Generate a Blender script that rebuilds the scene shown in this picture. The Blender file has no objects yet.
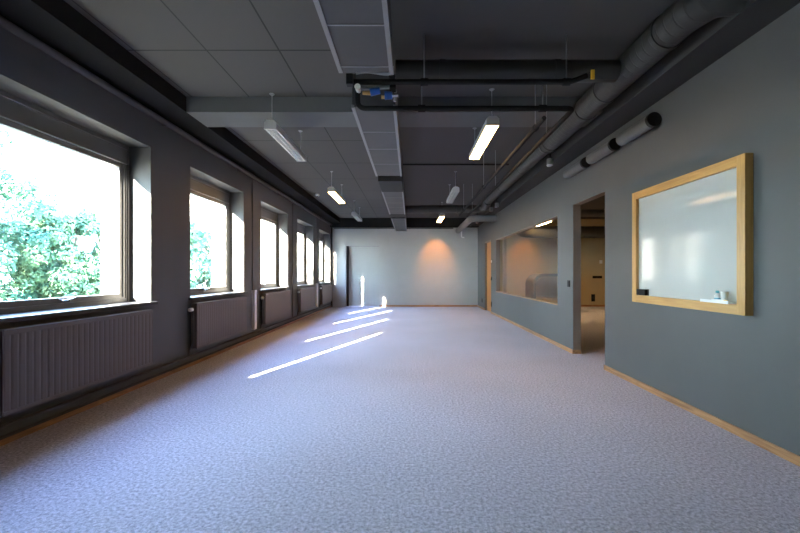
import bpy, bmesh, math, random
from mathutils import Vector, Matrix
random.seed(7)
SC = bpy.context.scene
COL = SC.collection

# ------------------------------------------------------------------ camera
H = 1.2
cd = bpy.data.cameras.new('camera')
cam = bpy.data.objects.new('camera', cd)
COL.objects.link(cam)
cam.location = (0, 0, H)
cam.rotation_euler = (math.pi / 2, 0, 0)
cd.sensor_width = 36
cd.lens = 18
cd.shift_x = -10.5 / 800
cd.shift_y = 7.0 / 800
cd.clip_start = 0.05
cd.clip_end = 400
SC.camera = cam

# ------------------------------------------------------------------ sky, sun, exposure
w = bpy.data.worlds.new('sky')
SC.world = w
w.use_nodes = True
bg = w.node_tree.nodes['Background']
wt = w.node_tree
_tc = wt.nodes.new('ShaderNodeTexCoord')
_sp = wt.nodes.new('ShaderNodeSeparateXYZ')
_cr = wt.nodes.new('ShaderNodeValToRGB')      # hazy evening sky: pale at the horizon, bluer and dimmer overhead
_el = _cr.color_ramp.elements
_el[0].position = 0.0
_el[0].color = (0.64, 0.86, 1.0, 1)
_el[1].position = 0.75
_el[1].color = (0.17, 0.30, 0.60, 1)
_e2 = _el.new(0.28)
_e2.color = (0.55, 0.78, 1.0, 1)
wt.links.new(_tc.outputs['Generated'], _sp.inputs[0])
wt.links.new(_sp.outputs['Z'], _cr.inputs['Fac'])
wt.links.new(_cr.outputs['Color'], bg.inputs['Color'])
bg.inputs['Strength'].default_value = 42.0

sd = bpy.data.lights.new('sun', 'SUN')
sd.energy = 300.0
sd.color = (1.0, 0.90, 0.76)
sd.angle = math.radians(0.6)
sun = bpy.data.objects.new('sun', sd)
COL.objects.link(sun)
sun.location = (-8, -20, 8)
SUN_DIR = Vector((1.0, 2.75, -0.92)).normalized()
sun.rotation_euler = SUN_DIR.to_track_quat('-Z', 'Y').to_euler()

vs = SC.view_settings
SC.display_settings.display_device = 'sRGB'
vs.view_transform = 'Standard'
vs.look = 'None'
vs.gamma = 1
vs.use_curve_mapping = False
vs.exposure = 0.27
SC.cycles.max_bounces = 10
SC.cycles.diffuse_bounces = 7
SC.cycles.transparent_max_bounces = 12
SC.cycles.sample_clamp_indirect = 20.0

# ------------------------------------------------------------------ materials
def mat(name, col, rough=0.6, metal=0.0, spec=0.5):
    m = bpy.data.materials.new(name)
    m.use_nodes = True
    b = m.node_tree.nodes['Principled BSDF']
    b.inputs['Base Color'].default_value = (*col, 1)
    b.inputs['Roughness'].default_value = rough
    b.inputs['Metallic'].default_value = metal
    b.inputs['Specular IOR Level'].default_value = spec
    return m

def N(m, kind, **kw):
    n = m.node_tree.nodes.new(kind)
    for k, v in kw.items():
        if k in n.inputs:
            n.inputs[k].default_value = v
        else:
            setattr(n, k, v)
    return n

def L(m, a, b):
    m.node_tree.links.new(a, b)

def bsdf(m):
    return m.node_tree.nodes['Principled BSDF']

def paint(name, col, rough=0.45, var=0.06, scale=3.0, bump=0.04, spec=0.5):
    """painted surface: faint blotches and roller texture"""
    m = mat(name, col, rough, 0, spec)
    tc = N(m, 'ShaderNodeTexCoord')
    n1 = N(m, 'ShaderNodeTexNoise', Scale=scale, Detail=3.0)
    L(m, tc.outputs['Object'], n1.inputs['Vector'])
    mx = N(m, 'ShaderNodeMix', data_type='RGBA')
    mx.inputs[6].default_value = (*[c * (1 - var) for c in col], 1)
    mx.inputs[7].default_value = (*[min(1, c * (1 + var)) for c in col], 1)
    L(m, n1.outputs['Fac'], mx.inputs[0])
    L(m, mx.outputs[2], bsdf(m).inputs['Base Color'])
    n2 = N(m, 'ShaderNodeTexNoise', Scale=160.0, Detail=2.0)
    L(m, tc.outputs['Object'], n2.inputs['Vector'])
    bp = N(m, 'ShaderNodeBump', Strength=bump, Distance=0.004)
    L(m, n2.outputs['Fac'], bp.inputs['Height'])
    L(m, bp.outputs['Normal'], bsdf(m).inputs['Normal'])
    return m

def wood(name, c1, c2, axis=1, rough=0.45):
    m = mat(name, c1, rough)
    tc = N(m, 'ShaderNodeTexCoord')
    mp = N(m, 'ShaderNodeMapping')
    s = [22.0, 22.0, 22.0]
    s[axis] = 1.6
    mp.inputs['Scale'].default_value = s
    L(m, tc.outputs['Object'], mp.inputs['Vector'])
    n1 = N(m, 'ShaderNodeTexNoise', Scale=1.6, Detail=5.0, Distortion=0.9)
    L(m, mp.outputs['Vector'], n1.inputs['Vector'])
    cr = N(m, 'ShaderNodeValToRGB')
    cr.color_ramp.elements[0].position = 0.34
    cr.color_ramp.elements[0].color = (*c2, 1)
    cr.color_ramp.elements[1].position = 0.62
    cr.color_ramp.elements[1].color = (*c1, 1)
    L(m, n1.outputs['Fac'], cr.inputs['Fac'])
    L(m, cr.outputs['Color'], bsdf(m).inputs['Base Color'])
    return m

def emit(name, col, strength):
    m = bpy.data.materials.new(name)
    m.use_nodes = True
    nt = m.node_tree
    nt.nodes.clear()
    e = nt.nodes.new('ShaderNodeEmission')
    e.inputs['Color'].default_value = (*col, 1)
    e.inputs['Strength'].default_value = strength
    o = nt.nodes.new('ShaderNodeOutputMaterial')
    nt.links.new(e.outputs[0], o.inputs['Surface'])
    return m

def glass_mat(name, tint=(1, 1, 1), refl=1.0):
    m = bpy.data.materials.new(name)
    m.use_nodes = True
    nt = m.node_tree
    nt.nodes.clear()
    t = nt.nodes.new('ShaderNodeBsdfTransparent')
    t.inputs['Color'].default_value = (*tint, 1)
    g = nt.nodes.new('ShaderNodeBsdfGlossy')
    g.inputs['Roughness'].default_value = 0.02
    g.inputs['Color'].default_value = (refl, refl, refl, 1)
    lw = nt.nodes.new('ShaderNodeLayerWeight')
    lw.inputs['Blend'].default_value = 0.5
    pw = nt.nodes.new('ShaderNodeMath')
    pw.operation = 'POWER'
    nt.links.new(lw.outputs['Facing'], pw.inputs[0])
    pw.inputs[1].default_value = 5.0
    f = nt.nodes.new('ShaderNodeMath')
    f.operation = 'MULTIPLY_ADD'
    nt.links.new(pw.outputs[0], f.inputs[0])
    f.inputs[1].default_value = 0.95
    f.inputs[2].default_value = 0.04
    x = nt.nodes.new('ShaderNodeMixShader')
    o = nt.nodes.new('ShaderNodeOutputMaterial')
    nt.links.new(f.outputs[0], x.inputs[0])
    nt.links.new(t.outputs[0], x.inputs[1])
    nt.links.new(g.outputs[0], x.inputs[2])
    nt.links.new(x.outputs[0], o.inputs['Surface'])
    return m

def carpet_mat():
    m = mat('carpet', (0.3, 0.3, 0.36), 0.95, 0, 0.1)
    tc = N(m, 'ShaderNodeTexCoord')
    n1 = N(m, 'ShaderNodeTexNoise', Scale=52.0, Detail=6.0, Roughness=0.82)
    L(m, tc.outputs['Object'], n1.inputs['Vector'])
    cr = N(m, 'ShaderNodeValToRGB')
    e = cr.color_ramp.elements
    e[0].position = 0.36
    e[0].color = (0.26, 0.24, 0.31, 1)
    e[1].position = 0.66
    e[1].color = (0.85, 0.79, 0.92, 1)
    L(m, n1.outputs['Fac'], cr.inputs['Fac'])
    n3 = N(m, 'ShaderNodeTexNoise', Scale=0.9, Detail=2.0)
    L(m, tc.outputs['Object'], n3.inputs['Vector'])
    mr = N(m, 'ShaderNodeMapRange')
    mr.inputs['From Min'].default_value = 0.3
    mr.inputs['From Max'].default_value = 0.7
    mr.inputs['To Min'].default_value = 0.95
    mr.inputs['To Max'].default_value = 1.05
    L(m, n3.outputs['Fac'], mr.inputs['Value'])
    vm = N(m, 'ShaderNodeVectorMath', operation='SCALE')
    L(m, cr.outputs['Color'], vm.inputs[0])
    L(m, mr.outputs[0], vm.inputs['Scale'])
    L(m, vm.outputs[0], bsdf(m).inputs['Base Color'])
    return m

def ceiling_mat():
    """dark painted boards with open joints, left of the duct only"""
    col = (0.102, 0.097, 0.095)
    m = mat('ceiling_boards', col, 0.8, 0, 0.0)
    tc = N(m, 'ShaderNodeTexCoord')
    sp = N(m, 'ShaderNodeSeparateXYZ')
    L(m, tc.outputs['Object'], sp.inputs[0])
    def joint(sock, off, pitch, width):
        a = N(m, 'ShaderNodeMath', operation='SUBTRACT')
        L(m, sock, a.inputs[0]); a.inputs[1].default_value = off
        b = N(m, 'ShaderNodeMath', operation='PINGPONG')
        L(m, a.outputs[0], b.inputs[0]); b.inputs[1].default_value = pitch / 2
        c = N(m, 'ShaderNodeMath', operation='LESS_THAN')
        L(m, b.outputs[0], c.inputs[0]); c.inputs[1].default_value = width
        return c.outputs[0]
    jx = joint(sp.outputs['X'], -1.80, 0.64, 0.007)
    jy = joint(sp.outputs['Y'], 3.53, 1.20, 0.009)
    mxm = N(m, 'ShaderNodeMath', operation='MAXIMUM')
    L(m, jx, mxm.inputs[0]); L(m, jy, mxm.inputs[1])
    lt = N(m, 'ShaderNodeMath', operation='LESS_THAN')
    L(m, sp.outputs['X'], lt.inputs[0]); lt.inputs[1].default_value = -0.2
    ml = N(m, 'ShaderNodeMath', operation='MULTIPLY')
    L(m, mxm.outputs[0], ml.inputs[0]); L(m, lt.outputs[0], ml.inputs[1])
    mx = N(m, 'ShaderNodeMix', data_type='RGBA')
    mx.inputs[6].default_value = (*col, 1)
    mx.inputs[7].default_value = (0.05, 0.049, 0.05, 1)
    L(m, ml.outputs[0], mx.inputs[0])
    L(m, mx.outputs[2], bsdf(m).inputs['Base Color'])
    return m

def spiral_mat(name, col, rough, metal, pitch=0.09, strength=0.35):
    """spiral wound duct: faint seams along the length"""
    m = mat(name, col, rough, metal, 0.2)
    tc = N(m, 'ShaderNodeTexCoord')
    wv = N(m, 'ShaderNodeTexWave', Scale=0.32 / pitch)
    wv.bands_direction = 'Y'
    L(m, tc.outputs['Object'], wv.inputs['Vector'])
    cr = N(m, 'ShaderNodeValToRGB')
    cr.color_ramp.elements[0].position = 0.9
    cr.color_ramp.elements[1].position = 1.0
    L(m, wv.outputs['Fac'], cr.inputs['Fac'])
    bp = N(m, 'ShaderNodeBump', Strength=strength, Distance=0.006)
    L(m, cr.outputs['Color'], bp.inputs['Height'])
    L(m, bp.outputs['Normal'], bsdf(m).inputs['Normal'])
    return m

M = {}
M['wall'] = paint('grey_wall_paint', (0.107, 0.105, 0.104), 0.5, spec=0.25)
M['wall_back'] = paint('grey_gloss_paint', (0.46, 0.46, 0.45), 0.15)
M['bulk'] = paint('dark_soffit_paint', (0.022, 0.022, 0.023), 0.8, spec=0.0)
M['beam'] = paint('beam_paint', (0.14, 0.142, 0.145), 0.6, spec=0.0)
M['soffit'] = paint('soffit_paint', (0.06, 0.058, 0.057), 0.7, spec=0.0)
M['ceil'] = ceiling_mat()
M['carpet'] = carpet_mat()
M['beige'] = paint('beige_wall_paint', (0.52, 0.41, 0.25), 0.6)
M['base_y'] = wood('baseboard_oak', (0.48, 0.245, 0.11), (0.26, 0.115, 0.05), 1)
M['base_x'] = wood('baseboard_oak_cross', (0.48, 0.245, 0.11), (0.26, 0.115, 0.05), 0)
M['oak_y'] = wood('frame_oak', (0.58, 0.32, 0.09), (0.48, 0.245, 0.065), 1, 0.4)
M['oak_z'] = wood('frame_oak_upright', (0.58, 0.32, 0.09), (0.48, 0.245, 0.065), 2, 0.4)
M['door_oak'] = wood('door_oak', (0.55, 0.25, 0.07), (0.45, 0.19, 0.045), 2, 0.45)
M['jamb'] = paint('brown_jamb_paint', (0.20, 0.15, 0.12), 0.5)
M['winframe'] = mat('window_aluminium', (0.17, 0.165, 0.16), 0.35, 0.25)
M['sill'] = mat('dark_stone_sill', (0.05, 0.052, 0.06), 0.45, 0, 0.3)
M['glass'] = glass_mat('window_glass', (0.97, 0.99, 0.98))
M['glass_in'] = glass_mat('partition_glass', (0.93, 0.93, 0.90))
M['chrome'] = mat('brushed_steel', (0.75, 0.75, 0.75), 0.25, 1.0)
M['rad'] = paint('radiator_enamel', (0.14, 0.112, 0.10), 0.5, spec=0.3)
M['pipe_wall'] = paint('painted_pipe', (0.10, 0.095, 0.095), 0.7, spec=0.0)
M['white'] = mat('white_plastic', (0.82, 0.81, 0.79), 0.4)
M['board'] = mat('whiteboard_enamel', (0.52, 0.51, 0.48), 0.07, 0, 0.12)
M['black'] = mat('black_plastic', (0.012, 0.012, 0.013), 0.6, 0, 0.2)
M['insul'] = mat('black_pipe_insulation', (0.02, 0.02, 0.021), 0.85, 0, 0.1)
M['duct'] = paint('galvanised_duct', (0.066, 0.065, 0.067), 0.5, 0.1, 5.0, spec=0.15)
M['flange'] = mat('duct_flange', (0.20, 0.20, 0.21), 0.4, 0.5)
M['damper'] = mat('dark_damper', (0.03, 0.03, 0.03), 0.7, 0, 0.1)
M['round'] = spiral_mat('spiral_duct_paint', (0.05, 0.048, 0.047), 0.5, 0.0)
M['round_light'] = spiral_mat('spiral_duct_light', (0.15, 0.15, 0.15), 0.42, 0.1, 0.06, 0.2)
M['steel_rod'] = mat('galvanised_rod', (0.32, 0.32, 0.33), 0.4, 0.7)
M['blue'] = mat('blue_handle', (0.02, 0.10, 0.42), 0.4)
M['brass'] = mat('brass', (0.55, 0.33, 0.12), 0.35, 0.9)
M['yellow'] = mat('yellow_tag', (0.85, 0.48, 0.02), 0.5)
M['lamp_body'] = mat('lamp_enamel', (0.42, 0.42, 0.42), 0.4)
M['louver'] = mat('lamp_louver', (0.75, 0.76, 0.76), 0.25, 0.4)
M['tube_off'] = mat('unlit_tube', (0.75, 0.76, 0.76), 0.3)
M['tube_on'] = emit('lit_tube', (1.0, 0.62, 0.26), 60.0)
M['diffuser_on'] = emit('lit_diffuser', (1.0, 0.58, 0.20), 42.0)
M['tube_on_dim'] = emit('lit_tube_next_room', (1.0, 0.66, 0.30), 60.0)
M['diffuser_next'] = emit('lit_diffuser_next_room', (1.0, 0.66, 0.28), 120.0)
M['grey_dark'] = paint('charcoal_fabric', (0.09, 0.09, 0.095), 0.9)
M['rose'] = paint('rose_beige_fabric', (0.45, 0.30, 0.22), 0.9)
M['teal'] = mat('teal_plastic', (0.05, 0.30, 0.36), 0.35)
M['paving'] = paint('yard_paving', (0.13, 0.14, 0.12), 0.9)
M['render_white'] = paint('pale_render', (0.26, 0.25, 0.24), 0.9)
M['bark'] = paint('bark', (0.12, 0.09, 0.07), 0.9)

def leaf_mat(name, c1, c2):
    m = mat(name, c1, 0.55)
    oi = N(m, 'ShaderNodeTexCoord')
    n1 = N(m, 'ShaderNodeTexNoise', Scale=1.4, Detail=4.0)
    L(m, oi.outputs['Object'], n1.inputs['Vector'])
    cr = N(m, 'ShaderNodeValToRGB')
    cr.color_ramp.elements[0].position = 0.35
    cr.color_ramp.elements[0].color = (*c1, 1)
    cr.color_ramp.elements[1].position = 0.68
    cr.color_ramp.elements[1].color = (*c2, 1)
    L(m, n1.outputs['Fac'], cr.inputs['Fac'])
    L(m, cr.outputs['Color'], bsdf(m).inputs['Base Color'])
    return m
M['leaf'] = leaf_mat('leaf_green', (0.03, 0.11, 0.08), (0.075, 0.16, 0.08))
M['leaf2'] = leaf_mat('leaf_yellow_green', (0.045, 0.13, 0.075), (0.11, 0.18, 0.08))

# ------------------------------------------------------------------ mesh helpers
class MB:
    def __init__(self):
        self.bm = bmesh.new()
    def box(self, x0, x1, y0, y1, z0, z1, bev=0.0):
        bm = self.bm
        x0, x1 = min(x0, x1), max(x0, x1)
        y0, y1 = min(y0, y1), max(y0, y1)
        z0, z1 = min(z0, z1), max(z0, z1)
        v = [bm.verts.new(p) for p in ((x0, y0, z0), (x1, y0, z0), (x1, y1, z0), (x0, y1, z0),
                                       (x0, y0, z1), (x1, y0, z1), (x1, y1, z1), (x0, y1, z1))]
        fs = [bm.faces.new([v[i] for i in q]) for q in
              ((0, 3, 2, 1), (4, 5, 6, 7), (0, 1, 5, 4), (1, 2, 6, 5), (2, 3, 7, 6), (3, 0, 4, 7))]
        if bev > 0:
            es = set()
            for f in fs:
                es.update(f.edges)
            bmesh.ops.bevel(bm, geom=list(es), offset=bev, segments=2, affect='EDGES', profile=0.7)
        return self
    def tube(self, pts, r, seg=12, cap=True, closed=False):
        """sweep a circle along points; r may be a list of radii"""
        bm = self.bm
        pts = [Vector(p) for p in pts]
        n = len(pts)
        rs = r if isinstance(r, (list, tuple)) else [r] * n
        tang = []
        for i in range(n):
            a = pts[max(i - 1, 0)]
            b = pts[min(i + 1, n - 1)]
            tang.append((b - a).normalized())
        t0 = tang[0]
        up = Vector((0, 0, 1)) if abs(t0.z) < 0.9 else Vector((1, 0, 0))
        nrm = (up - t0 * up.dot(t0)).normalized()
        rings = []
        for i in range(n):
            t = tang[i]
            nrm = (nrm - t * nrm.dot(t)).normalized()
            bn = t.cross(nrm)
            rings.append([bm.verts.new(pts[i] + (nrm * math.cos(k * 2 * math.pi / seg) + bn * math.sin(k * 2 * math.pi / seg)) * rs[i]) for k in range(seg)])
        for i in range(n - 1):
            for k in range(seg):
                k2 = (k + 1) % seg
                f = bm.faces.new((rings[i][k], rings[i][k2], rings[i + 1][k2], rings[i + 1][k]))
                f.smooth = True
        if cap:
            for cf in (bm.faces.new(list(reversed(rings[0]))), bm.faces.new(rings[-1])):
                for ed in cf.edges:
                    ed.smooth = False
        return self
    def cyl(self, a, b, r, seg=16, cap=True):
        return self.tube([a, b], r, seg, cap)
    def prism(self, poly, x0, x1, axis='X'):
        """polygon of (u, v) pairs extruded along an axis"""
        bm = self.bm
        def P(u, v, t):
            return {'X': (t, u, v), 'Y': (u, t, v), 'Z': (u, v, t)}[axis]
        A = [bm.verts.new(P(u, v, x0)) for u, v in poly]
        B = [bm.verts.new(P(u, v, x1)) for u, v in poly]
        n = len(poly)
        bm.faces.new(A)
        bm.faces.new(list(reversed(B)))
        for i in range(n):
            j = (i + 1) % n
            bm.faces.new((A[i], B[i], B[j], A[j]))
        return self
    def holed(self, axis, t0, t1, us, vs, holes):
        """slab t0..t1 thick across axis, spanning us x vs, with rectangular holes (u0,u1,v0,v1)"""
        bm = self.bm
        U = sorted(set([us[0], us[1]] + [h[0] for h in holes] + [h[1] for h in holes]))
        V = sorted(set([vs[0], vs[1]] + [h[2] for h in holes] + [h[3] for h in holes]))
        def P(t, u, v):
            return (t, u, v) if axis == 'X' else (u, t, v)
        cache = {}
        def vert(t, u, v):
            k = (t, u, v)
            if k not in cache:
                cache[k] = bm.verts.new(P(t, u, v))
            return cache[k]
        def solid(i, j):
            if i < 0 or j < 0 or i >= len(U) - 1 or j >= len(V) - 1:
                return False
            uc, vc = (U[i] + U[i + 1]) / 2, (V[j] + V[j + 1]) / 2
            return not any(h[0] < uc < h[1] and h[2] < vc < h[3] for h in holes)
        for i in range(len(U) - 1):
            for j in range(len(V) - 1):
                if not solid(i, j):
                    continue
                a, b, c, d = U[i], U[i + 1], V[j], V[j + 1]
                for t in (t0, t1):
                    bm.faces.new((vert(t, a, c), vert(t, b, c), vert(t, b, d), vert(t, a, d)))
                for (di, dj, e) in ((-1, 0, ((a, c), (a, d))), (1, 0, ((b, c), (b, d))), (0, -1, ((a, c), (b, c))), (0, 1, ((a, d), (b, d)))):
                    if not solid(i + di, j + dj):
                        (p, q), (r, s) = e
                        bm.faces.new((vert(t0, p, q), vert(t0, r, s), vert(t1, r, s), vert(t1, p, q)))
        return self
    def build(self, name, m, parent=None, loc=None):
        bmesh.ops.recalc_face_normals(self.bm, faces=self.bm.faces[:])
        me = bpy.data.meshes.new(name)
        self.bm.to_mesh(me)
        self.bm.free()
        me.materials.append(m)
        o = bpy.data.objects.new(name, me)
        COL.objects.link(o)
        if parent is not None:
            o.parent = parent
        if loc is not None:
            o.location = loc
        return o

def fillet(pts, r, n=6):
    """round the inner corners of a polyline"""
    pts = [Vector(p) for p in pts]
    out = [pts[0]]
    for i in range(1, len(pts) - 1):
        a, b, c = pts[i - 1], pts[i], pts[i + 1]
        d1, d2 = (a - b), (c - b)
        rr = min(r, d1.length * 0.49, d2.length * 0.49)
        p, q = b + d1.normalized() * rr, b + d2.normalized() * rr
        for k in range(n + 1):
            t = k / n
            out.append(p * (1 - t) ** 2 + b * 2 * t * (1 - t) + q * t * t)
    out.append(pts[-1])
    return out

def tag(o, label, cat, group=None, kind=None):
    o['label'] = label
    o['category'] = cat
    if group:
        o['group'] = group
    if kind:
        o['kind'] = kind
    return o

def struct(o):
    o['kind'] = 'structure'
    return o

def empty(name, loc=(0, 0, 0), rz=0):
    o = bpy.data.objects.new(name, None)
    o.empty_display_size = 0.1
    COL.objects.link(o)
    o.location = loc
    o.rotation_euler = (0, 0, rz)
    return o

def copy_tree(o, parent=None):
    c = o.copy()
    COL.objects.link(c)
    if parent is not None:
        c.parent = parent
    for ch in list(o.children):
        copy_tree(ch, c)
    return c

# ------------------------------------------------------------------ the room shell
XL, XR = -2.857, 2.43          # inner faces of the long walls
XLO, XRO = -3.405, 2.545        # their other faces
YB, YF = 14.46, -5.0           # back wall, wall behind the photographer
ZC = 3.17                      # ceiling
X2 = 7.6                       # far side of the room next door
PITCH, WW = 2.45, 1.66
W_Y0 = [2.74 + PITCH * k for k in range(-1, 5)]
W_Z0, W_Z1 = 0.86, 2.59
DOOR_Z = 2.23

struct(MB().box(XLO, X2 + 0.12, YF - 0.12, YB + 0.45, -0.15, 0).build('floor', M['carpet']))
struct(MB().box(XLO, X2 + 0.12, YF - 0.12, YB + 0.45, ZC, ZC + 0.2).build('ceiling', M['ceil']))
struct(MB().holed('X', XLO, XL, (YF - 0.12, YB + 0.45), (0, ZC), [(y, y + WW, W_Z0, W_Z1) for y in W_Y0]).build('wall_left', M['wall']))
OPEN = (5.0, 5.98)
GLZ = (6.61, 11.37, 0.68, 2.165)
DR = (12.07, 13.05)
struct(MB().holed('X', XR, XRO, (YF, YB), (0, ZC), [(OPEN[0], OPEN[1], 0, DOOR_Z), GLZ, (DR[0], DR[1], 0, DOOR_Z)]).build('wall_right', M['wall']))
ALC = (-2.33, -1.13, 0, 2.19)
struct(MB().holed('Y', YB, YB + 0.3, (XL, XRO), (0, ZC), [ALC]).build('wall_back', M['wall_back']))
struct(MB().box(XL, X2, YF - 0.12, YF, 0, ZC).build('wall_front', M['wall']))
struct(MB().box(XRO, X2, YB, YB + 0.3, 0, ZC).build('wall_back_next_room', M['beige']))
struct(MB().box(X2, X2 + 0.12, YF, YB + 0.3, 0, ZC).build('wall_right_next_room', M['beige']))
# ceiling trims: cross beam, soffits along the two long walls and the back wall
struct(MB().box(-2.50, 2.14, 4.46, 4.92, 3.0, ZC).build('trim_1', M['beam']))
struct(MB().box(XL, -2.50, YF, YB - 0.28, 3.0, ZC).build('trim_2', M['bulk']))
struct(MB().box(2.14, XR, YF, YB - 0.28, 2.89, ZC).build('trim_3', M['soffit']))
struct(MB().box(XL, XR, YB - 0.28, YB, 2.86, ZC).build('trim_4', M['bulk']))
# baseboards
struct(MB().box(XL, XL + 0.014, YF, YB, 0, 0.06).build('baseboard_left', M['base_y']))
b = MB()
for (a, c) in ((YF, OPEN[0]), (OPEN[1], DR[0]), (DR[1], YB)):
    b.box(XR - 0.014, XR, a, c, 0, 0.06)
b.box(XR, XRO, OPEN[1] - 0.014, OPEN[1], 0, 0.06)
b.box(XR - 0.014, XR, OPEN[1] - 0.014, OPEN[1], 0, 0.06)
struct(b.build('baseboard_right', M['base_y']))
struct(MB().box(ALC[1], XR - 0.014, YB - 0.014, YB, 0, 0.06).build('baseboard_back', M['base_x']))
struct(MB().box(XRO, X2, YB - 0.014, YB, 0, 0.07).build('baseboard_next_room', M['base_x']))

# recessed grey door in the back wall
d = struct(empty('door_1', ((ALC[0] + ALC[1]) / 2, YB + 0.22, 0)))
MB().box(-0.6 + 0.07, 0.6, 0, 0.05, 0.005, 2.13).build('door_leaf', M['wall_back'], d)
fr = MB().box(-0.599, -0.53, -0.05, 0.06, 0, 2.189)
fr.build('door_frame', M['damper'], d)
MB().box(-0.53, 0.6, -0.03, 0.06, 2.13, 2.189).build('door_head', M['wall_back'], d)
# wooden door at the far end of the right wall, set at the back of the opening
d = struct(empty('door_2', (XRO - 0.03, (DR[0] + DR[1]) / 2, 0)))
MB().box(-0.02, 0.025, -0.47, 0.47, 0.005, 2.19).build('door_leaf', M['door_oak'], d)
MB().box(-0.08, 0.03, 0.47, 0.49, 0, 2.19).box(-0.02, 0.03, -0.49, -0.47, 0, 2.19).box(-0.08, 0.03, -0.49, 0.49, 2.19, 2.23).build('door_frame', M['jamb'], d)
hd = MB().cyl((-0.02, -0.40, 1.02), (-0.07, -0.40, 1.02), 0.01).tube([(-0.07, -0.40, 1.02), (-0.07, -0.28, 1.02)], 0.009)
hd.build('door_handle', M['chrome'], d)
# lining of the open doorway
d = struct(empty('door_3', (XR, (OPEN[0] + OPEN[1]) / 2, 0)))
hw = (OPEN[1] - OPEN[0]) / 2
MB().box(0.004, 0.115, hw - 0.004, hw - 0.0005, 0.06, DOOR_Z).box(0.004, 0.115, -hw + 0.0005, -hw + 0.004, 0, DOOR_Z).box(0.004, 0.115, -hw, hw, DOOR_Z - 0.004, DOOR_Z - 0.0005).build('door_lining', M['jamb'], d)

# interior glazing
wv = struct(empty('window_8', (XR, 0, 0)))
y0, y1, z0, z1 = GLZ
MB().holed('X', 0.004, 0.115, (y0 + 0.0005, y1 - 0.0005), (z0 + 0.0005, z1 - 0.0005), [(y0 + 0.012, y1 - 0.012, z0 + 0.012, z1 - 0.012)]).build('window_frame', M['jamb'], wv)
MB().box(-0.004, 0.0, y0, y1, z0 - 0.004, z0 + 0.012).build('window_trim', M['base_y'], wv)
MB().box(0.085, 0.093, y0 + 0.011, y1 - 0.011, z0 + 0.011, z1 - 0.011).build('pane', M['glass_in'], wv)

# ------------------------------------------------------------------ the windows in the left wall
def make_window():
    """origin at the near bottom corner of the opening, on the wall's inner face; x runs into the wall as negative"""
    r = struct(empty('window_1', (XL, W_Y0[0], W_Z0)))
    hh = W_Z1 - W_Z0
    xo, xi = -0.31, -0.235
    e = 0.001
    f = MB().holed('X', xo, xi, (e, WW - e), (0.032, hh - e), [(0.055, WW - 0.055, 0.075, hh - 0.20)])
    f.box(xi - 0.001, xi + 0.012, 0.02, WW - 0.02, hh - 0.045, hh - 0.03)
    f.box(xi - 0.001, xi + 0.02, 0.045, WW - 0.045, hh - 0.205, hh - 0.19)
    f.box(xi - 0.001, xi + 0.012, WW - 0.035, WW - 0.022, 0.04, hh - 0.045)
    f.box(xi - 0.001, xi + 0.012, 0.022, 0.035, 0.04, hh - 0.045)
    f.build('window_frame', M['winframe'], r)
    s = MB().holed('X', xo + 0.012, xi - 0.006, (0.057, WW - 0.057), (0.077, hh - 0.207), [(0.145, WW - 0.145, 0.125, hh - 0.255)])
    s.box(xi - 0.008, xi + 0.004, WW - 0.098, WW - 0.085, 0.09, hh - 0.22)
    s.box(xi - 0.008, xi + 0.004, 0.085, 0.098, 0.09, hh - 0.22)
    s.build('sash', M['winframe'], r)
    MB().box(-0.283, -0.277, 0.142, WW - 0.142, 0.122, hh - 0.252).build('pane', M['glass'], r)
    hb = MB().box(xi - 0.006, xi + 0.008, WW / 2 - 0.06, WW / 2 + 0.06, 0.088, 0.112, 0.003)
    hb.tube(fillet([(xi + 0.004, WW / 2 - 0.03, 0.10), (xi + 0.035, WW / 2 - 0.03, 0.10), (xi + 0.04, WW / 2 + 0.07, 0.115)], 0.02), 0.008, 10)
    hb.build('window_handle', M['chrome'], r)
    MB().box(xi - 0.06, 0.055, -0.045, WW + 0.045, 0.002, 0.031, 0.003).build('window_sill', M['sill'], r)
    return r
win = make_window()
# the sill board laps over the wall on either side, so only its inside part sits in the opening
def fix_sill(r):
    for ch in r.children:
        if ch.name.startswith('window_sill'):
            bm = bmesh.new()
            me = ch.data
            bm.free()
            b = MB().box(-0.295, 0.0, 0.001, WW - 0.001, 0.001, 0.031)
            b.box(0.0005, 0.055, -0.045, WW + 0.045, -0.002, 0.031, 0.003)
            bmesh.ops.recalc_face_normals(b.bm, faces=b.bm.faces[:])
            b.bm.to_mesh(me)
            b.bm.free()
fix_sill(win)
for i, y in enumerate(W_Y0):
    if i:
        c = copy_tree(win)
        c.name = 'window_%d' % (i + 1)
        c.location = (XL, y, W_Z0)

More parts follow.
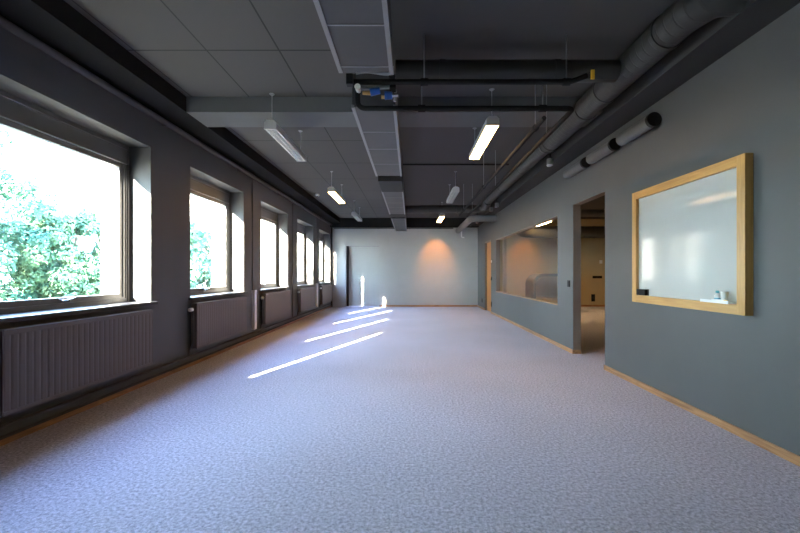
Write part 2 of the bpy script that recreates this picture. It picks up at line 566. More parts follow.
# ------------------------------------------------------------------ radiators
RAD_LEN, RZ0, RZ1 = 1.56, 0.23, 0.81
def make_radiator():
    r = empty('radiator', (XL, 2.70, 0))
    # fluted front panel
    n = 28
    prof = []
    for k in range(n * 4 + 1):
        y = k * RAD_LEN / (n * 4)
        prof.append((0.108 - (0.004 if k % 4 == 0 else 0.0), y))
    poly = prof + [(0.085, RAD_LEN), (0.085, 0)]
    MB().prism(poly, RZ0 + 0.03, RZ1 - 0.03, 'Z').build('front_panel', M['rad'], r)
    MB().box(0.088, 0.111, 0, RAD_LEN, RZ0, RZ0 + 0.032, 0.006).box(0.088, 0.111, 0, RAD_LEN, RZ1 - 0.032, RZ1, 0.006).build('panel_rail', M['rad'], r)
    MB().box(0.035, 0.055, 0.01, RAD_LEN - 0.01, RZ0, RZ1 - 0.01, 0.004).build('back_panel', M['rad'], r)
    g = MB().box(0.035, 0.112, 0.004, RAD_LEN - 0.004, RZ1 - 0.004, RZ1 + 0.006, 0.002)
    g.box(0.035, 0.108, -0.006, 0.002, RZ0 + 0.01, RZ1).box(0.035, 0.108, RAD_LEN - 0.002, RAD_LEN + 0.006, RZ0 + 0.01, RZ1)
    g.build('grille', M['rad'], r)
    for y in (0.25, RAD_LEN - 0.25):
        MB().box(0, 0.036, y - 0.02, y + 0.02, RZ0 + 0.08, RZ1 - 0.08).build('bracket', M['rad'], r)
    v = MB().cyl((0.07, 0.0, 0.74), (0.07, -0.035, 0.74), 0.015)
    v.build('valve_body', M['chrome'], r)
    MB().tube([(0.07, -0.035, 0.74), (0.07, -0.045, 0.74), (0.07, -0.10, 0.74), (0.07, -0.112, 0.74)], [0.017, 0.024, 0.024, 0.016], 18).build('thermostat_head', M['white'], r)
    MB().tube(fillet([(0.07, -0.024, 0.735), (0.07, -0.024, 0.30), (0.035, -0.05, 0.22), (0.035, -0.05, 0.155)], 0.05), 0.009, 10).build('feed_pipe', M['pipe_wall'], r)
    return r
names = ['grey panel radiator under the nearest window, the largest in the photo',
         'grey panel radiator under the second window from the camera',
         'grey panel radiator under the third window, beside the slim white trunking',
         'grey panel radiator under the fourth window from the camera',
         'grey panel radiator under the farthest window by the back wall']
rad = make_radiator()
for i in range(5):
    c = rad if i == 0 else copy_tree(rad)
    c.location = (XL, 2.70 + PITCH * i, 0)
    tag(c, names[i], 'radiator', 'panel radiators under the windows')

# the two pipes that run along the foot of the left wall
for (z, x, lab) in ((0.142, XL + 0.035, 'upper of two thin grey heating pipes along foot of window wall'),
                    (0.066, XL + 0.035, 'lower of two thin grey heating pipes along foot of window wall')):
    r = empty('heating_pipe', (x, 0, z))
    MB().cyl((0, YF + 0.01, 0), (0, YB - 0.02, 0), 0.0125).build('pipe_run', M['pipe_wall'], r)
    for k in range(9):
        y = 0.9 + 1.6 * k
        MB().box(-0.035, 0.0, y - 0.008, y + 0.008, -0.006, 0.006).build('pipe_clip', M['pipe_wall'], r)
    tag(r, lab, 'pipe', 'heating pipes along the window wall')

# conduit below the soffit, and its branch along the back wall
r = empty('conduit', (XL + 0.052, 0, 2.93))
MB().cyl((0, YF + 0.01, 0), (0, YB - 0.08, 0), 0.032, 16).build('pipe_run', M['pipe_wall'], r)
for k in range(7):
    y = 0.6 + 2.0 * k
    MB().box(-0.05, 0.0, y - 0.012, y + 0.012, -0.034, 0.034).build('pipe_clip', M['pipe_wall'], r)
tag(r, 'round grey conduit high on the window wall, above all the windows', 'pipe')
r = empty('conduit', (XL + 0.1, YB - 0.03, 2.83))
MB().cyl((0, 0, 0), (4.3, 0, 0), 0.02, 12).build('pipe_run', M['pipe_wall'], r)
for k in range(4):
    MB().box(0.5 + k * 1.1, 0.53 + k * 1.1, 0, 0.03, -0.024, 0.024).build('pipe_clip', M['pipe_wall'], r)
tag(r, 'thin grey conduit running along the top of the back wall', 'pipe')

# vertical trunking between windows: grey above, white lower cover
def make_trunk():
    r = empty('cable_trunking', (XL, 7.2, 0))
    MB().box(0, 0.016, 0, 0.06, 0.90, 2.90, 0.004).build('upper_cover', M['wall'], r)
    MB().box(0.0, 0.055, -0.005, 0.095, 0.19, 0.90, 0.006).build('lower_cover', M['white'], r)['label'] = 'white lower cover'
    return r
t = make_trunk()
tag(t, 'vertical trunking with white lower cover between second and third windows', 'trunking', 'vertical trunking on the window wall')
c = copy_tree(t)
c.location = (XL, 12.06, 0)
tag(c, 'vertical trunking with white lower cover between the two farthest windows', 'trunking', 'vertical trunking on the window wall')
r = MB().cyl((XL + 0.02, 9.62, 0.16), (XL + 0.02, 9.62, 2.88), 0.014).build('riser_pipe', M['pipe_wall'])
tag(r, 'thin grey riser pipe on the wall between third and fourth windows', 'pipe')
r = MB().cyl((XL + 0.03, 14.35, 0.0), (XL + 0.03, 14.35, 2.84), 0.028).build('corner_pipe', M['damper'])
tag(r, 'dark vertical pipe in the corner beside the farthest window', 'pipe')
r = empty('smoke_detector', (-2.30, 9.9, ZC))
MB().tube([(0, 0, 0), (0, 0, -0.03), (0, 0, -0.05)], [0.055, 0.055, 0.04], 20).build('detector_body', M['white'], r)
MB().tube([(0, 0, -0.05), (0, 0, -0.065)], [0.022, 0.018], 14).build('sensor_cap', M['damper'], r)
tag(r, 'small round detector on the ceiling above the fourth window', 'smoke detector')

# ------------------------------------------------------------------ suspended lamps
LAMP_L = 1.26
def make_lamp(lit, label, zb=2.765):
    """origin at ceiling above the near end; the lamp runs along +y, its underside at 2.765 m"""
    r = empty('pendant_lamp', (0, 0, ZC))
    z1, z0 = zb + 0.10 - ZC, zb - ZC
    hw = 0.068
    # housing: folded sheet, open below
    poly = [(-hw, z0 + 0.005), (-hw, z1 - 0.03), (-hw + 0.03, z1), (hw - 0.03, z1), (hw, z1 - 0.03), (hw, z0 + 0.005),
            (hw - 0.008, z0 + 0.005), (hw - 0.008, z1 - 0.034), (hw - 0.034, z1 - 0.008), (-hw + 0.034, z1 - 0.008), (-hw + 0.008, z1 - 0.034), (-hw + 0.008, z0 + 0.005)]
    MB().prism(poly, 0.02, LAMP_L - 0.02, 'Y').build('housing', M['lamp_body'], r)
    for y in (0.0, LAMP_L - 0.02):
        e = MB().prism([(-hw, z0), (-hw, z1 - 0.03), (-hw + 0.03, z1), (hw - 0.03, z1), (hw, z1 - 0.03), (hw, z0)], y, y + 0.02, 'Y')
        e.build('end_cap', M['lamp_body'], r)
    lv = MB()
    for x in (-hw + 0.008, -0.002, hw - 0.012):
        lv.box(x, x + 0.004, 0.02, LAMP_L - 0.02, z0, z0 + 0.035)
    for k in range(1, 16):
        y = LAMP_L * k / 16
        lv.box(-hw + 0.012, hw - 0.012, y - 0.0015, y + 0.0015, z0, z0 + 0.035)
    if lit:
        lv.bm.clear()
        lv.box(-hw + 0.008, hw - 0.008, 0.02, LAMP_L - 0.02, z0 - 0.004, z0 + 0.004)
        lv.build('diffuser', M['diffuser_on' if lit == M['tube_on'] else 'diffuser_next'], r)
    else:
        lv.build('louver', M['louver'], r)
    for x in (-0.032, 0.032):
        MB().cyl((x, 0.024, z0 + 0.05), (x, LAMP_L - 0.024, z0 + 0.05), 0.013, 12).build('tube', lit if lit else M['tube_off'], r)
    for y in (0.06, LAMP_L - 0.06):
        rod = MB().cyl((0, y, z1), (0, y, 0), 0.005, 8)
        rod.tube([(0, y, -0.001), (0, y, -0.02)], [0.03, 0.008], 14)
        rod.cyl((0, y, z1), (0, y, z1 + 0.035), 0.012, 10)
        rod.build('rod', M['steel_rod'], r)
    return tag(r, label, 'lamp', 'suspended fluorescent lamps')
GR = 'suspended fluorescent lamps'
off = make_lamp(None, 'unlit fluorescent lamp nearest the windows and camera, white louver showing')
off.location = (-1.52, 4.33, ZC)
on = make_lamp(M['tube_on'], 'large lit fluorescent lamp nearest camera, glowing warm right of the duct')
on.location = (0.87, 4.22, ZC)
c = copy_tree(off); c.location = (0.87, 7.66, ZC); tag(c, 'unlit grey fluorescent lamp right of the duct, between two lit ones', 'lamp', GR)
c = copy_tree(off); c.location = (-1.52, 10.75, ZC); tag(c, 'unlit fluorescent lamp farthest off on the window side', 'lamp', GR)
c = copy_tree(on); c.location = (-1.52, 7.66, ZC); tag(c, 'lit fluorescent lamp left of the duct, glowing on the window side', 'lamp', GR)
c = copy_tree(on); c.location = (0.87, 11.0, ZC); tag(c, 'small lit fluorescent lamp close to the back wall', 'lamp', GR)
nxt = make_lamp(M['tube_on_dim'], 'lit fluorescent lamp in the next room, seen through the interior window', 2.69)
nxt.location = (3.97, 11.4, ZC)
# one more lamp hangs above the photographer's end of the next room's row
# small wall washer at the back wall
r = empty('spotlight', (0.93, 13.5, ZC))
MB().cyl((0, 0, 0), (0, 0, -0.20), 0.012, 10).build('stem', M['damper'], r)
MB().tube([(0, -0.02, -0.18), (0, 0.0, -0.22), (0, 0.045, -0.28)], [0.025, 0.04, 0.045], 18, True).build('spot_head', M['damper'], r)
tag(r, 'small dark spotlight by the back wall casting an orange cone', 'spotlight')
ld = bpy.data.lights.new('spot_bulb', 'SPOT')
ld.energy = 120
ld.color = (1.0, 0.34, 0.05)
ld.spot_size = math.radians(62)
ld.spot_blend = 0.8
ld.shadow_soft_size = 0.03
lo = bpy.data.objects.new('spot_bulb', ld)
COL.objects.link(lo)
lo.parent = r
lo.location = (0, 0.07, -0.31)
lo.rotation_euler = Vector((0, 0.60, -0.80)).to_track_quat('-Z', 'Y').to_euler()

# ------------------------------------------------------------------ main rectangular duct
r = empty('supply_duct', (0, 0, 0))
DX0, DX1, DZ0, DZ1 = -0.527, -0.136, 2.70, 2.995
def duct_section(ya, yb, seams):
    o = MB().box(DX0, DX1, ya, yb, DZ0, DZ1, 0.006).build('duct_section', M['duct'], r)
    f = MB().box(DX0 - 0.006, DX0 + 0.022, ya, yb, DZ0 - 0.008, DZ0 + 0.02).box(DX1 - 0.022, DX1 + 0.006, ya, yb, DZ0 - 0.008, DZ0 + 0.02)
    f.build('edge_strip', M['flange'], o)
    for s in seams:
        MB().box(DX0 + 0.0215, DX1 - 0.0215, s - 0.005, s + 0.005, DZ0 - 0.003, DZ0 + 0.004).build('panel_joint', M['flange'], o)
    return o
duct_section(-3.0, 2.98, [-1.5, -0.6, 0.3, 1.2, 1.9, 2.415, 2.90])
duct_section(3.60, 6.15, [4.24, 4.82, 5.48])
duct_section(7.30, 10.1, [7.9, 8.5, 9.1, 9.6])
duct_section(10.9, YB - 0.28, [11.6, 12.4, 13.2])
MB().box(DX0 + 0.06, DX1 - 0.05, 2.97, 3.61, DZ0 + 0.20, DZ1 - 0.01).build('connector', M['damper'], r)
MB().box(DX0 + 0.05, DX1 - 0.03, 6.14, 6.5, DZ0 + 0.10, DZ1 - 0.01).build('connector', M['damper'], r)
MB().box(DX0 + 0.005, DX1 - 0.0, 6.45, 7.31, DZ0 - 0.01, DZ1, 0.005).build('damper_box', M['damper'], r)
MB().box(DX0, DX1, 10.09, 10.91, DZ0 + 0.04, DZ1).build('damper_box', M['damper'], r)
for y in (1.0, 2.7, 3.8, 5.9, 7.6, 9.8, 11.5, 13.5):
    for x in (DX0 + 0.03, DX1 - 0.03):
        MB().cyl((x, y, DZ1 - 0.005), (x, y, ZC), 0.005, 8).build('hanger_rod', M['steel_rod'], r) if not (4.4 < y < 5.0) else None
tag(r, 'long rectangular grey air duct running down the middle of the ceiling', 'duct')

# ------------------------------------------------------------------ round ducts
RX, RZ = 1.935, 3.02
r = empty('round_duct', (0, 0, 0))
MB().tube(fillet([(2.139, 2.60, RZ), (2.0, 2.62, RZ), (RX, 2.82, RZ), (RX, 5.62, RZ)], 0.3, 10), 0.125, 24).build('duct_body', M['round'], r)
MB().tube([(RX, 5.62, RZ), (RX, 5.64, RZ), (RX, 5.74, RZ)], [0.132, 0.132, 0.10], 24).build('reducer', M['round'], r)
MB().cyl((RX, 5.74, RZ), (RX, 9.95, RZ), 0.10, 24).build('duct_body', M['round'], r)
for y in (3.0, 3.95, 4.4, 5.5):
    MB().tube([(RX, y, RZ), (RX, y + 0.05, RZ)], 0.1335, 24).build('collar', M['round'], r)
for y in (6.9, 8.4, 9.6):
    MB().tube([(RX, y, RZ), (RX, y + 0.05, RZ)], 0.105, 24).build('collar', M['round'], r)
for y in (3.3, 5.2, 7.2, 9.2):
    MB().cyl((RX, y, RZ + 0.09), (RX, y, ZC), 0.005, 8).build('hanger_rod', M['steel_rod'], r)
tag(r, 'long dark round duct running above the right wall, bent at its near end', 'duct', 'round spiral ducts')
# cross ducts from the main duct
r = empty('round_duct', (0, 0, 0))
MB().cyl((DX1 + 0.008, 3.52, 2.98), (RX - 0.127, 3.52, 2.98), 0.09, 24).build('duct_body', M['round'], r)
for x in (0.25, 1.25):
    MB().cyl((x, 3.52, 2.98), (x + 0.05, 3.52, 2.98), 0.096, 24).build('collar', M['round'], r)
tag(r, 'dark round duct crossing from middle duct to right one, above black pipes', 'duct', 'round spiral ducts')
r = empty('round_duct', (0, 0, 0))
MB().tube(fillet([(DX1 + 0.001, 10.5, 2.88), (RX, 10.5, 2.90), (RX, 9.97, 3.0)], 0.2), 0.10, 24).build('duct_body', M['round'], r)
for x in (0.3, 1.2):
    MB().cyl((x, 10.5, 2.885), (x + 0.05, 10.5, 2.885), 0.106, 24).build('collar', M['round'], r)
tag(r, 'distant round duct crossing from middle duct, behind the unlit lamp', 'duct', 'round spiral ducts')
r = empty('round_duct', (0, 0, 0))
MB().tube(fillet([(2.425, 11.3, 2.76), (1.72, 11.3, 2.76), (1.72, YB, 2.74)], 0.3, 10), 0.095, 24).build('duct_body', M['round_light'], r)
for y in (11.9, 13.2):
    MB().cyl((1.72, y, 2.757), (1.72, y + 0.05, 2.756), 0.10, 24).build('collar', M['round_light'], r)
tag(r, 'grey round duct elbow in the far right corner by the back wall', 'duct', 'round spiral ducts')
# little valves below the soffit edge
for i, (x, y, z, lab) in enumerate(((2.09, 6.0, 2.87, 'small silver vent valve below the round duct, nearest of four'),
                        (2.09, 9.7, 2.86, 'small silver vent valve by the far round duct, nearer of the pair'),
                        (2.09, 10.35, 2.86, 'small silver vent valve by the far round duct, farther of the pair'),
                        (2.05, 12.3, 2.80, 'small silver vent valve at the elbow in the far right corner'))):
    v = empty('vent_valve', (x, y, z))
    MB().tube([(0, 0, -0.05), (0, 0, 0.05)], 0.045, 16).build('valve_body', M['flange'], v)
    MB().tube([(0, 0, -0.065), (0, 0, -0.049)], [0.03, 0.052], 16).build('valve_cap', M['chrome'], v)
    MB().tube([(0, 0, 0.05), (0, 0, ZC - z)], 0.018, 10).build('valve_stem', M['damper'], v)
    tag(v, lab, 'vent valve', 'small vent valves')

# three short tubes on the right wall
for i, (a, c, lab) in enumerate(((3.90, 4.46, 'short grey wall duct tube, nearest of three in a row by the ceiling'),
                                 (4.64, 5.22, 'short grey wall duct tube, middle one of three in a row'),
                                 (5.40, 6.02, 'short grey wall duct tube, farthest of three, above the doorway'))):
    v = empty('duct_tube', (XR - 0.075, a, 2.69))
    MB().tube([(0, 0, 0), (0, c - a, 0)], 0.066, 28).build('tube_body', M['round_light'], v)
    MB().tube([(0, -0.04, 0), (0, -0.0005, 0)], 0.07, 28).build('dark_mouth', M['black'], v)  # solid black plug stands in for the shade inside the open tube
    for y in (0.12, c - a - 0.12):
        MB().box(0.06, 0.075, y - 0.015, y + 0.015, -0.03, 0.03).build('wall_bracket', M['damper'], v)
    tag(v, lab, 'duct tube', 'short tubes on the right wall')

# ------------------------------------------------------------------ black insulated pipes
PY = 3.30
r = empty('insulated_pipe', (0, 0, 0))
MB().tube(fillet([(-0.468, PY, 2.78), (1.32, PY, 2.78), (1.46, PY + 0.02, 2.84)], 0.05), 0.021, 14).build('pipe_run', M['insul'], r)
for x in (0.113, 1.286):
    MB().cyl((x, PY, 2.78), (x, PY, ZC), 0.006, 8).build('hanger_rod', M['steel_rod'], r)
    MB().tube([(x - 0.03, PY, 2.78), (x + 0.03, PY, 2.78)], 0.029, 14).build('pipe_clamp', M['insul'], r)
MB().box(1.475, 1.505, PY - 0.035, PY - 0.02, 2.79, 2.865, 0.003).build('pipe_tag', M['yellow'], r)['label'] = 'yellow tag on pipe end'
tag(r, 'upper black insulated pipe across the ceiling with a yellow tag', 'pipe', 'black insulated pipes')
r = empty('insulated_pipe', (0, 0, 0))
MB().tube(fillet([(-0.44, PY + 0.03, 2.735), (-0.44, PY + 0.03, 2.574), (1.36, PY + 0.03, 2.574), (1.36, 9.6, 2.574)], 0.07), 0.021, 14).build('pipe_run', M['insul'], r)
for x in (0.113, 1.12):
    MB().cyl((x - 0.02, PY + 0.03, 2.574), (x - 0.02, PY + 0.03, 2.757 if x < 1 else 2.757), 0.006, 8).build('hanger_rod', M['steel_rod'], r)
    MB().tube([(x - 0.05, PY + 0.03, 2.574), (x + 0.01, PY + 0.03, 2.574)], 0.029, 14).build('pipe_clamp', M['insul'], r)
for y in (4.0, 6.4, 8.8):
    MB().cyl((1.36, y, 2.574), (1.36, y, ZC), 0.005, 8).build('hanger_rod', M['steel_rod'], r)
tag(r, 'lower black insulated pipe across the ceiling, turning along the room', 'pipe', 'black insulated pipes')
r = empty('insulated_pipe', (0, 0, 0))
MB().cyl((1.17, 3.50, 2.56), (1.17, 9.6, 2.60), 0.02, 14).build('pipe_run', M['insul'], r)
for y in (3.75, 6.4, 8.8):
    MB().cyl((1.17, y, 2.58), (1.17, y, ZC if not (4.4 < y < 5) else 3.0), 0.005, 8).build('hanger_rod', M['steel_rod'], r)
    MB().tube([(1.17, y - 0.02, 2.562 + (y - 3.5) * 0.0066), (1.17, y + 0.02, 2.562 + (y - 3.5) * 0.0066)], 0.03, 14).build('pipe_clamp', M['insul'], r)
tag(r, 'black insulated pipe running lengthwise beside the large lit lamp', 'pipe', 'black insulated pipes')
r = MB().cyl((DX1, 7.08, 3.13), (1.74, 7.08, 3.13), 0.014, 10).build('thin_pipe', M['insul'])
tag(r, 'thin dark pipe crossing the ceiling between duct and round duct', 'pipe')

# valve cluster in the gap between two duct sections
r = empty('valve_assembly', (0, 0, 0))
MB().box(-0.525, -0.47, PY - 0.045, PY + 0.02, 2.745, 2.83, 0.005).build('valve_box', M['black'], r)
MB().tube(fillet([(-0.45, PY - 0.01, 2.85), (-0.36, PY - 0.01, 2.865), (-0.2, PY - 0.01, 2.84), (-0.14, PY - 0.01, 2.85)], 0.04), 0.014, 12).build('fitting', M['steel_rod'], r)
MB().tube([(-0.43, PY - 0.06, 2.715), (-0.43, PY + 0.02, 2.715)], [0.025, 0.02], 14).build('gauge', M['white'], r)
MB().tube([(-0.395, PY, 2.69), (-0.33, PY, 2.69)], [0.014, 0.018], 14).build('fitting', M['brass'], r)
MB().tube([(-0.33, PY - 0.02, 2.685), (-0.25, PY - 0.02, 2.70)], [0.03, 0.026], 16).build('valve_handle', M['blue'], r)
MB().tube([(-0.21, PY - 0.03, 2.655), (-0.15, PY - 0.03, 2.655)], [0.033, 0.028], 16).build('valve_handle', M['blue'], r)
MB().tube([(-0.24, PY, 2.655), (-0.21, PY, 2.655)], 0.014, 12).build('fitting', M['brass'], r)
MB().tube([(-0.15, PY - 0.03, 2.655), (-0.10, PY - 0.03, 2.66)], 0.018, 14).build('fitting', M['chrome'], r)
MB().tube([(-0.17, PY - 0.01, 2.72), (-0.12, PY - 0.01, 2.72)], 0.03, 14).build('valve_body', M['black'], r)
MB().tube(fillet([(-0.44, PY, 2.72), (-0.30, PY, 2.725), (-0.145, PY, 2.74), (-0.12, PY, 2.70), (-0.13, PY, 2.62)], 0.04), 0.012, 12).build('loop_pipe', M['steel_rod'], r)
tag(r, 'cluster of valves with blue handles between two duct sections', 'valve')
# white drop pipe in the far corner
r = MB().tube(fillet([(1.84, YB - 0.03, 2.86), (1.84, YB - 0.03, 2.50), (1.94, YB - 0.03, 2.50)], 0.06), 0.022, 12).build('drop_pipe', M['white'])
tag(r, 'short white pipe bending down in the far right corner', 'pipe')

# ------------------------------------------------------------------ whiteboard and what lies on it
WB0, WB1, WZ0, WZ1 = 2.834, 4.28, 0.90, 2.055
r = empty('whiteboard', (XR, (WB0 + WB1) / 2, WZ0))
hl = (WB1 - WB0) / 2
hz = WZ1 - WZ0
FW = 0.075
for (a, c, z0, z1, m) in ((-hl, -hl + FW, 0, hz, 'oak_z'), (hl - FW, hl, 0, hz, 'oak_z'),
                          (-hl + FW, hl - FW, 0, FW, 'oak_y'), (-hl + FW, hl - FW, hz - FW, hz, 'oak_y')):
    MB().box(-0.06, 0, a, c, z0, z1, 0.003).build('frame', M[m], r)
MB().box(-0.030, -0.004, -hl + FW - 0.002, hl - FW + 0.002, FW - 0.002, hz - FW + 0.002).build('writing_surface', M['board'], r)
MB().box(-0.115, -0.0305, -hl + 0.078, -hl + 0.36, FW + 0.002, FW + 0.012, 0.002).box(-0.118, -0.113, -hl + 0.078, -hl + 0.36, FW + 0.002, FW + 0.024).build('pen_tray', M['white'], r)
tag(r, 'wood framed whiteboard on the grey right wall', 'whiteboard')
ty = WB0 + 0.235
tz = WZ0 + FW + 0.0125
r = empty('spray_bottle', (XR - 0.075, ty, tz))
r.scale = (0.78, 0.78, 0.74)
MB().tube([(0, 0, 0), (0, 0, 0.004), (0, 0, 0.06), (0, 0, 0.075), (0, 0, 0.085)], [0.024, 0.026, 0.026, 0.014, 0.012], 18).build('bottle_body', M['white'], r)
MB().tube([(0, 0, 0.0855), (0, 0, 0.105), (0, 0, 0.11)], [0.016, 0.016, 0.010], 16).build('bottle_cap', M['teal'], r)
MB().tube([(0, 0, 0.02), (0, 0, 0.035)], 0.0265, 18).build('bottle_band', M['teal'], r)
tag(r, 'small white bottle with teal cap on the whiteboard tray', 'bottle')
r = empty('plastic_cup', (XR - 0.075, ty - 0.07, tz))
MB().tube([(0, 0, 0), (0, 0, 0.07)], [0.018, 0.023], 16).build('cup_body', M['white'], r)
MB().tube([(0, 0, 0.0705), (0, 0, 0.076)], 0.025, 16).build('cup_rim', M['white'], r)
tag(r, 'small white plastic cup beside the bottle on the whiteboard tray', 'cup')
r = empty('marker_pen', (XR - 0.095, ty + 0.02, tz))
r.location.z = tz + 0.0085
MB().tube([(0, -0.28 + 0.13, 0), (0, -0.16 + 0.13, 0)], 0.008, 10).build('pen_barrel', M['white'], r)
MB().tube([(0, -0.31 + 0.13, 0), (0, -0.2805 + 0.13, 0)], [0.007, 0.0085], 10).build('pen_cap', M['yellow'], r)
r.location.y += 0.04
tag(r, 'white marker pen with yellow cap lying at the tray end', 'marker')
r = empty('board_eraser', (XR - 0.0605, 4.10, 0.978))
MB().box(-0.016, 0.0, -0.075, 0.075, 0.0, 0.062, 0.004).build('eraser_felt', M['grey_dark'], r)
MB().box(-0.042, -0.0165, -0.075, 0.075, 0.0, 0.062, 0.005).build('eraser_grip', M['black'], r)
r.location.x = XR - 0.0305
tag(r, 'black board eraser in the lower far corner of the whiteboard', 'eraser')

# ------------------------------------------------------------------ switches and outlets
def plate(name, y, z, wy, hz_, lab, cat, x=XR, facing=-1, mt='black'):
    r = empty(name, (x, y, z))
    MB().box(0, facing * 0.012, -wy / 2, wy / 2, -hz_ / 2, hz_ / 2, 0.002).build('face_plate', M[mt], r)
    if cat == 'switch':
        MB().box(facing * 0.012, facing * 0.017, -wy / 3.2, wy / 3.2, -hz_ / 3.2, hz_ / 3.2, 0.0015).build('rocker', M[mt], r)
    else:
        MB().tube([(facing * 0.0121, 0, 0), (facing * 0.016, 0, 0)], min(wy, hz_) * 0.32, 16).build('socket', M['damper'], r)
    return tag(r, lab, cat)
plate('light_switch', 6.13, 1.045, 0.085, 0.10, 'black light switch beside the open doorway', 'switch')
plate('light_switch', 11.98, 1.05, 0.085, 0.11, 'black light switch beside the wooden door', 'switch')
plate('power_outlet', 11.98, 0.28, 0.085, 0.15, 'black power outlet low on the near side of wooden door', 'outlet')
plate('power_outlet', 13.55, 0.29, 0.085, 0.13, 'black power outlet low on the wall beyond wooden door', 'outlet')
plate('thermostat', 11.98, 1.56, 0.07, 0.07, 'small white thermostat high beside the wooden door', 'switch', XR, -1, 'white')

# ------------------------------------------------------------------ the room next door
def plate_back(name, x, z, wx, hz_, lab, cat, mt='black'):
    r = empty(name, (x, YB, z))
    MB().box(-wx / 2, wx / 2, -0.014, 0, -hz_ / 2, hz_ / 2, 0.002).build('face_plate', M[mt], r)
    MB().tube([(0, -0.0145, 0), (0, -0.02, 0)], min(wx, hz_) * 0.3, 14).build('socket' if cat == 'outlet' else 'dial', M['damper' if mt == 'black' else mt], r)
    return tag(r, lab, cat)
plate_back('power_outlet', 6.60, 0.32, 0.13, 0.26, 'black upright power outlet on next room wall, low through the doorway', 'outlet')
plate_back('power_outlet', 6.75, 1.07, 0.34, 0.09, 'wide black outlet strip on next room wall, seen through doorway', 'outlet')
plate_back('thermostat', 6.88, 1.62, 0.10, 0.12, 'pale thermostat on next room wall, above the wide black outlet', 'switch', 'white')
r = MB().box(3.36, 3.45, YB - 0.09, YB - 0.001, 0.07, ZC, 0.005).build('pipe_casing', M['jamb'])
tag(r, 'dark vertical pipe casing at left edge behind the interior window', 'casing')
r = empty('round_duct', (0, 0, 0))
MB().tube(fillet([(3.62, 14.1, 2.95), (3.66, 13.0, 2.56), (4.2, 12.95, 2.54), (X2 - 0.002, 12.95, 2.54)], 0.3, 8), 0.19, 28).build('duct_body', M['round'], r)
for x in (4.7, 5.9):
    MB().cyl((x, 12.95, 2.54), (x + 0.06, 12.95, 2.54), 0.197, 28).build('collar', M['round'], r)
tag(r, 'thick dark round duct in the next room, top of interior window', 'duct', 'round spiral ducts')
r = MB().cyl((3.9, 11.0, 2.86), (X2, 11.0, 2.86), 0.10, 24).build('round_duct', M['round_light'])
tag(r, 'slim pale round duct in next room, seen through the doorway', 'duct', 'round spiral ducts')
# high-backed booth chair
r = empty('booth_chair', (4.42, 12.7, 0))
def arch(w_, h_, rr, n=8):
    pts = [(-w_, 0.08)]
    for k in range(n + 1):
        a = math.pi - k * math.pi / 2 / n
        pts.append((-w_ + rr + math.cos(a) * rr, h_ - rr + math.sin(a) * rr))
    for k in range(n + 1):
        a = math.pi / 2 - k * math.pi / 2 / n
        pts.append((w_ - rr + math.cos(a) * rr, h_ - rr + math.sin(a) * rr))
    pts.append((w_, 0.08))
    return pts
outer, inner = arch(0.66, 1.20, 0.34), arch(0.57, 1.11, 0.25)
inner[0] = (-0.57, 0.08); inner[-1] = (0.57, 0.08)
MB().prism(outer + list(reversed(inner)), -0.42, 0.40, 'Y').build('shell', M['grey_dark'], r)
MB().prism(arch(0.569, 1.109, 0.249), 0.26, 0.39, 'Y').build('backrest', M['rose'], r)
MB().box(-0.55, 0.55, -0.40, 0.255, 0.30, 0.46, 0.03).build('seat', M['rose'], r)
MB().box(-0.55, 0.55, -0.36, 0.24, 0.09, 0.298).build('seat_base', M['grey_dark'], r)
for (sx, sy) in ((-0.6, -0.36), (0.6, -0.36), (-0.6, 0.34), (0.6, 0.34)):
    MB().cyl((sx, sy, 0), (sx, sy, 0.085), 0.02, 12).build('leg', M['black'], r)
tag(r, 'high-backed armchair with dark rim, behind the interior window', 'armchair')

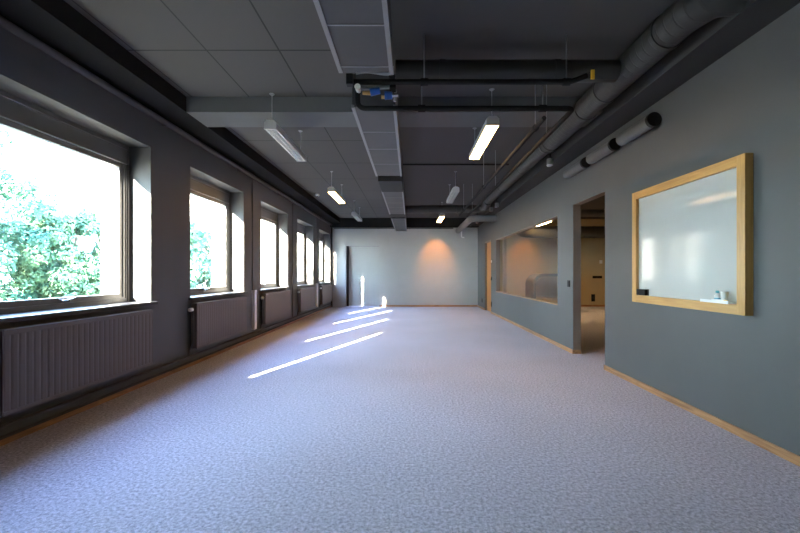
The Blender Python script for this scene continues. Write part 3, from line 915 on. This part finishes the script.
# ------------------------------------------------------------------ outside the windows
g = MB().box(-90, XLO - 0.02, -40, 110, -0.75, -0.6).build('ground_outside', M['paving'])
g['kind'] = 'structure'
def tree(loc, h, rad_, n, label, m, zc=0.62):
    r = empty('tree', loc)
    tr = MB()
    tr.tube([(0, 0, 0), (0.05, 0.02, h * 0.3), (-0.04, 0.05, h * 0.62), (0.02, 0, h * 0.85)], [0.11, 0.09, 0.06, 0.02], 10)
    for k in range(7):
        a = k * 2.4
        tr.tube([(0, 0, h * (0.25 + 0.07 * k)), (math.cos(a) * rad_ * 0.45, math.sin(a) * rad_ * 0.45, h * (0.36 + 0.075 * k)), (math.cos(a) * rad_ * 0.8, math.sin(a) * rad_ * 0.8, h * (0.42 + 0.07 * k))], [0.03, 0.02, 0.008], 6)
    tr.build('trunk', M['bark'], r)
    bm = bmesh.new()
    clumps = []
    for k in range(70):
        while True:
            p = Vector((random.uniform(-1, 1), random.uniform(-1, 1), random.uniform(-1, 1)))
            if p.length < 1:
                break
        p = p.normalized() * (0.35 + 0.6 * p.length)
        clumps.append((Vector((p.x * rad_ * 0.85, p.y * rad_ * 0.85, h * zc + p.z * h * (1 - zc) * 0.9)), random.uniform(0.5, 0.95) * rad_ * 0.33))
    for i in range(n):
        c, cr = random.choice(clumps)
        dvec = Vector((random.gauss(0, 1), random.gauss(0, 1), random.gauss(0, 0.8))).normalized()
        p = c + dvec * cr * random.uniform(0.55, 1.0)
        s = random.uniform(0.05, 0.11)
        nrm = (dvec + Vector((random.uniform(-1, 1), random.uniform(-1, 1), random.uniform(-0.2, 1.0))) * 0.7).normalized()
        t = nrm.orthogonal().normalized()
        t = Matrix.Rotation(random.uniform(0, 6.28), 3, nrm) @ t
        bt = nrm.cross(t)
        v = [bm.verts.new(p + q) for q in (-t * s, bt * s * 0.45 + nrm * s * 0.12, t * s, -bt * s * 0.45 + nrm * s * 0.12)]
        bm.faces.new(v)
    me = bpy.data.meshes.new('foliage')
    bm.to_mesh(me)
    bm.free()
    me.materials.append(m)
    o = bpy.data.objects.new('foliage', me)
    COL.objects.link(o)
    o.parent = r
    return tag(r, label, 'tree', 'trees outside the windows')
tree((-15.2, 14.2, -0.6), 6.6, 2.6, 33000, 'tall leafy green tree at the left edge of the nearest window', M['leaf'], 0.46)
tree((-12.9, 15.4, -0.6), 4.5, 1.95, 26400, 'shorter yellow-green tree right of the tall one in nearest window', M['leaf2'], 0.46)
tree((-10.6, 19.4, -0.6), 4.6, 1.35, 17600, 'green tree seen in the second window', M['leaf'], 0.5)
tree((-12.8, 8.4, -0.6), 11.0, 3.8, 19800, 'unseen tall tree added to shade the nearest windows', M['leaf'], 0.5)  # out of view, added to hold back sky light at the near windows
tree((-9.6, 1.6, -0.6), 11.5, 4.0, 17600, 'unseen big tree added level with the camera to shade the near end', M['leaf2'], 0.5)  # second added tree, never in view, dims the near end of the room

b = empty('neighbour_building', (-17, 40, -0.6))
MB().box(-14, 14, 0, 9, 0, 11).build('building_wall', M['render_white'], b)
for k in range(6):
    for zz in (1.4, 4.6, 7.8):
        MB().box(-12 + k * 4.2, -10.2 + k * 4.2, -0.04, 0.06, zz, zz + 1.7).build('building_window', M['winframe'], b)
MB().box(-14.3, 14.3, -0.3, 9.3, 11, 11.3).build('building_roof', M['duct'], b)
tag(b, 'pale rendered building across the yard, bright beyond the windows', 'building')
for k, (dz, lab) in enumerate(((0.0, 'upper of two thin overhead wires outside the nearest window'), (-0.7, 'lower of two thin overhead wires outside the nearest window'))):
    pts = []
    for j in range(21):
        t_ = j / 20
        pts.append((-60 + 58 * t_, 12 + 26 * t_, 6.5 + dz - 1.2 * math.sin(math.pi * t_)))
    o = MB().tube(pts, 0.018, 6).build('overhead_wire', M['damper'])
    tag(o, lab, 'wire', 'overhead wires')
